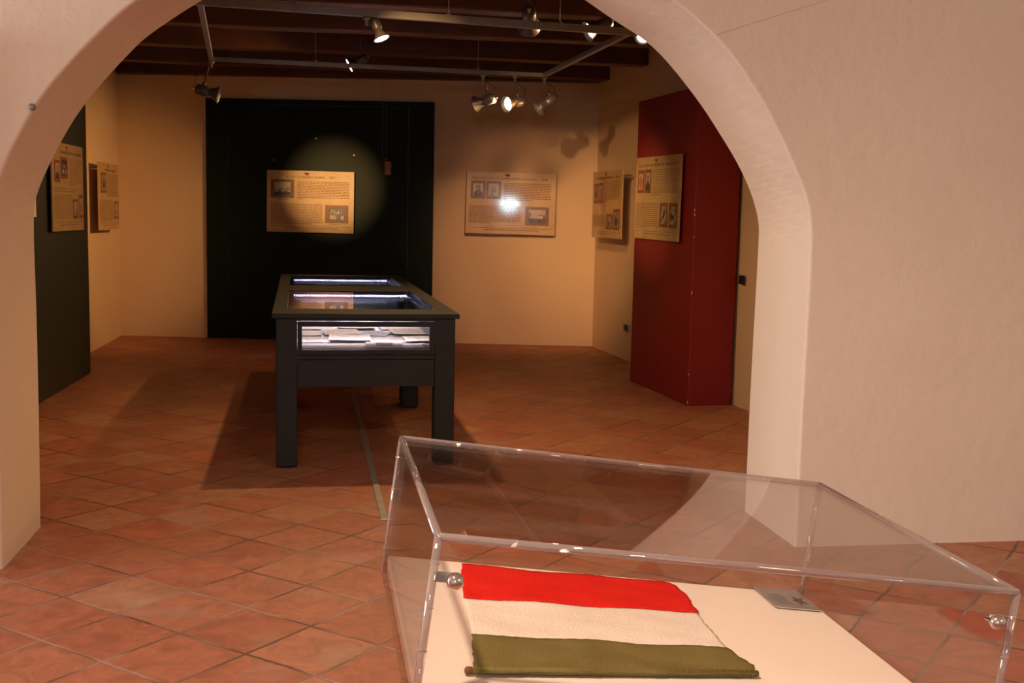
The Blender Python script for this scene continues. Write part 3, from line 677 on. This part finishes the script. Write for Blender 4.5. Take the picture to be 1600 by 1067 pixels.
docs = [ (.40, .27, .47, .24, .02, 'paper_buff', 'wide buff document at the left front of the lit window', 'lines'),
 (.66, .25, .22, .26, -.06, 'paper_pale', 'pale sheet with a dark printed emblem near the middle of the lit window', 'emblem'),
 (.84, .27, .18, .22, .12, 'white_paper', 'whitest folded sheet at the right front of the lit window', 'lines'),
 (.95, .22, .12, .08, .0, 'paper_blue', 'small blue-grey card at the right end of the lit window', 'none'),
 (.23, .62, .30, .30, .05, 'paper_pink', 'pinkish letter behind the wide buff document', 'lines'),
 (.47, .62, .26, .34, -.04, 'paper_buff', 'buff letter with dark handwriting behind the middle of the window', 'lines'),
 (.72, .60, .26, .30, .03, 'paper_pink', 'pinkish printed sheet behind the emblem sheet', 'lines'),
 (.92, .58, .22, .28, .0, 'paper_buff', 'buff sheet at the right side behind the blue-grey card', 'lines'),
 (.18, .98, .24, .26, .0, 'white_paper', 'curled white sheet at the left, third row of the lit case', 'none'),
 (.43, 1.0, .24, .30, .08, 'paper_buff', 'buff letter left of centre, third row of the lit case', 'lines'),
 (.66, 1.0, .20, .28, -.3, 'paper_blue', 'dark grey folded paper in the third row of the lit case', 'lines'),
 (.89, .98, .26, .30, .05, 'paper_buff', 'buff folder at the right, third row of the lit case', 'lines'),
 (.25, 1.40, .30, .32, .02, 'paper_buff', 'buff sheet at the left, fourth row under the glass top', 'lines'),
 (.55, 1.40, .26, .32, -.03, 'paper_pale', 'pale sheet at the centre, fourth row under the glass top', 'lines'),
 (.85, 1.40, .28, .32, .04, 'paper_pink', 'pinkish sheet at the right, fourth row under the glass top', 'lines'),
 (.28, 1.80, .32, .30, .0, 'paper_pale', 'pale sheet at the far left end of the nearer case', 'lines'),
 (.62, 1.80, .26, .30, .05, 'paper_buff', 'buff sheet in the middle of the far end of the nearer case', 'lines'),
 (.90, 1.80, .22, .30, .0, 'paper_buff', 'buff sheet at the far right end of the nearer case', 'lines')]
for k, (u, v, w_, l_, a, mt, lb, kd) in enumerate(docs):
    sheet(u, v, w_, l_, a, ZD+.0115*(k % 2)+.004*(k % 3 == 2), mt, lb, kd)
for k, (u, v, mt, lb) in enumerate(((.30, 2.75, 'paper_blue', 'grey document at the near left under the glass of the farther case'), (.70, 2.75, 'paper_pale', 'pale document at the near right under the glass of the farther case'), (.30, 3.3, 'paper_buff', 'buff document at the far left under the glass of the farther case'), (.70, 3.3, 'paper_buff', 'buff document at the far right under the glass of the farther case'))):
    sheet(u, v, .3, .36, .03*k, ZD, mt, lb, 'lines')

# ------------------------------------------------------------------ tilted acrylic case with the flag
TILT, CYAW, CW, CD, CH = .12546, -.00675, .748, .5833, .2
c0 = Vector((.10252, 1.26863, .93633))     # lower front left corner of the clear cover
R_ = Matrix.Rotation(-CYAW, 4, 'Z') @ Matrix.Rotation(TILT, 4, 'Y')
fc = thing('acrylic_display_case', 'tilted clear acrylic display case with a flag inside, in the right foreground', 'display case', c0)
fc.rotation_euler = R_.to_euler()
T = .006
cov = fc
obj('pane', B(T, CW-T, T, CD-T, CH-T, CH), 'acrylic', fc)
obj('pane', B(T, CW-T, 0, T, -.03, CH-T), 'acrylic', fc)
obj('pane', B(T, CW-T, CD-T, CD, -.03, CH-T), 'acrylic', fc)
obj('pane', B(0, T, T, CD-T, -.03, CH-T), 'acrylic', fc)
obj('pane', B(CW-T, CW, T, CD-T, -.03, CH-T), 'acrylic', fc)
e_ = T*.5; rr_ = .0050
E8 = [((e_, e_, CH-e_), (CW-e_, e_, CH-e_)), ((e_, CD-e_, CH-e_), (CW-e_, CD-e_, CH-e_)), ((e_, e_, CH-e_), (e_, CD-e_, CH-e_)), ((CW-e_, e_, CH-e_), (CW-e_, CD-e_, CH-e_)),
      ((e_, e_, -.03), (e_, e_, CH-e_)), ((CW-e_, e_, -.03), (CW-e_, e_, CH-e_)), ((e_, CD-e_, -.03), (e_, CD-e_, CH-e_)), ((CW-e_, CD-e_, -.03), (CW-e_, CD-e_, CH-e_))]
for a, b_ in E8:
    obj('polished_edge', tube(bmesh.new(), [a, Vector(a).lerp(Vector(b_), .5), b_], rr_, 14), 'acrylic_edge', fc, smooth=True)
# small pins along the glued corners
for (x, y) in ((e_, e_), (CW-e_, e_), (e_, CD-e_), (CW-e_, CD-e_)):
    for z in (.165, .112, .06, .012):
        obj('pin', lathe(bmesh.new(), [(.0009, -.006), (.0009, .006)], (x, y, z), (1, 0, 0), 8), 'steel', fc)
obj('base_board', B(T+.001, CW-T-.001, T+.001, CD-T-.001, -.012, .0), 'boardwhite', fc, bevel=.0015)
obj('base_board_core', B(T+.002, CW-T-.002, T+.002, CD-T-.002, -.026, -.0122), 'board_edge', fc)
# corner screws
for (bx_, bz, y_, s_) in ((.028, .148, .0, 1), (CW-.030, .158, .0, -1)):
    k = obj('corner_screw', lathe(bmesh.new(), [(.003, -.012), (.003, .004), (.0085, .006), (.0105, .011), (.0085, .0165), (.003, .0195)], (bx_, y_+.003, bz), (0, -1, .15), 20), 'chrome', fc, smooth=True)
    xa, xb = sorted((bx_+s_*.0, bx_-s_*.024))
    obj('bracket', B(xa, xb, .0075, .0115, bz-.006, bz+.006), 'steel', k, bevel=.001)
# pedestal below (local coordinates are tilted; the post is upright)
Ri = R_.to_3x3().inverted()
bm = B(-.13, .13, -.13, .13, -.78, -.02)
for v in bm.verts: v.co = Vector((CW*.36, CD*.5, -.02)) + Ri @ v.co
obj('pedestal', bm, 'boardwhite', fc, bevel=.004)
bm = B(-.2, .2, -.2, .2, -.875, -.78)
cz = (c0 + (R_.to_3x3() @ Vector((CW*.36, CD*.5, -.02)))).z
for v in bm.verts:
    if v.co.z < -.8: v.co.z = -cz
    v.co = Vector((CW*.36, CD*.5, -.02)) + Ri @ v.co
obj('foot_plate', bm, 'steel', fc, bevel=.004)
def onboard(u, v, wz): return c0 + R_.to_3x3() @ Vector((u, v, wz))
# flag
fl = thing('flag', 'small aged red, white and olive green cloth flag lying in the acrylic case', 'flag', onboard(.3, .32, .001)); fl.rotation_euler = R_.to_euler()
def band(name, TL, TR, BR, BL, mat, rightpts=None, seed=0, hz=0.0, roll=False):
    rnd = random.Random(seed); nx, ny = 60, 14; bm = bmesh.new(); g = []
    TL, TR, BR, BL = [Vector(p) for p in (TL, TR, BR, BL)]
    eb = [rnd.uniform(-1, 1) for _ in range(nx+1)]; er = [rnd.uniform(-1, 1) for _ in range(ny+1)]
    for j in range(ny+1):
        t_ = j/ny; a = TL.lerp(BL, t_); b_ = TR.lerp(BR, t_)
        if rightpts: # outline of the ragged right edge
            P = rightpts
            for (ta, xa), (tb, xb) in zip(P, P[1:]):
                if ta <= t_ <= tb: b_ = Vector((b_.x + xa+(xb-xa)*(t_-ta)/(tb-ta), b_.y)); break
        for i_ in range(nx+1):
            s = i_/nx; p = a.lerp(b_, s)
            if j in (0, ny): p.y += eb[i_]*.0010
            if i_ == nx: p.x += er[j]*.0018
            if i_ == 0: p.x += er[-j-1]*.0012
            z = .0014+.0009*math.sin(p.x*40+p.y*13)+.0007*math.sin(p.y*90+p.x*20)+hz
            if roll and t_ > .86: z += .007*math.sin((t_-.86)/.14*PI*.8)
            g.append(Vector((p.x-.3, p.y-.32, z)))
    up_ = [bm.verts.new(p+Vector((0, 0, .0007))) for p in g]; dn = [bm.verts.new(p) for p in g]; q = nx+1
    for j in range(ny):
        for i_ in range(nx):
            k = j*q+i_; bm.faces.new((up_[k], up_[k+1], up_[k+q+1], up_[k+q])); bm.faces.new((dn[k], dn[k+q], dn[k+q+1], dn[k+1]))
    ring = list(range(q)) + [j*q+nx for j in range(1, ny+1)] + [ny*q+i_ for i_ in range(nx-1, -1, -1)] + [j*q for j in range(ny-1, 0, -1)]
    for a, b_ in zip(ring, ring[1:]+ring[:1]): bm.faces.new((up_[a], dn[a], dn[b_], up_[b_]))
    obj(name, bm, mat, fl, smooth=True)
band('white_band', (.109, .386), (.490, .412), (.484, .252), (.0995, .224), 'flag_white', None, 2)
band('red_band', (.127, .5555), (.497, .5575), (.4915, .407), (.1079, .3817), 'flag_red', [(0, -.012), (.15, .0), (.3, .002), (.33, .006), (.6, .004), (1, 0)], 1, .0012)
band('green_band', (.0998, .2277), (.484, .257), (.487, .150), (.0837, .083), 'flag_green', [(0, 0), (.5, .012), (.52, .016), (1, 0)], 3, .0012, True)
obj('rolled_hem', tube(bmesh.new(), [(.079-.3, .090-.32, .006), (.28-.3, .121-.32, .0065), (.489-.3, .156-.32, .006)], .0045, 10), 'flag_green', fl, smooth=True)
tag(obj('hem_end', lathe(bmesh.new(), [(.002, -.003), (.0052, 0), (.0052, .006), (.003, .008)], (.080-.3, .090-.32, .006), (-1, -.15, 0), 12), 'red_ink', fl, smooth=True), 'rust brown end of the rolled hem')
# label plate
pl = thing('label_plate', 'small grey metal label plate in the far right corner of the acrylic case', 'label', onboard(.694, .529, .0018)); pl.rotation_euler = R_.to_euler()
obj('plate', B(-.041, .041, -.0525, .0525, .0, .0018), 'steel', pl, bevel=.0005)
bm = bmesh.new(); rnd = random.Random(3)
for k in range(5):
    y = -.03+k*.011; 
    quad(bm, [(-.03, y, .0022), (.0, y, .0022), (.0, y+.0022, .0022), (-.03, y+.0022, .0022)])
obj('engraved_text', bm, 'track', pl)
bm = bmesh.new(); quad(bm, [(.026*math.cos(a)*(1 if k % 2 else .35)*.55+.02, .026*math.sin(a)*(1 if k % 2 else .35)-.008, .0023) for k, a in enumerate([i_*PI/5 for i_ in range(10)])])
tag(obj('emblem', bm, 'ink', pl), 'small dark star shaped emblem')
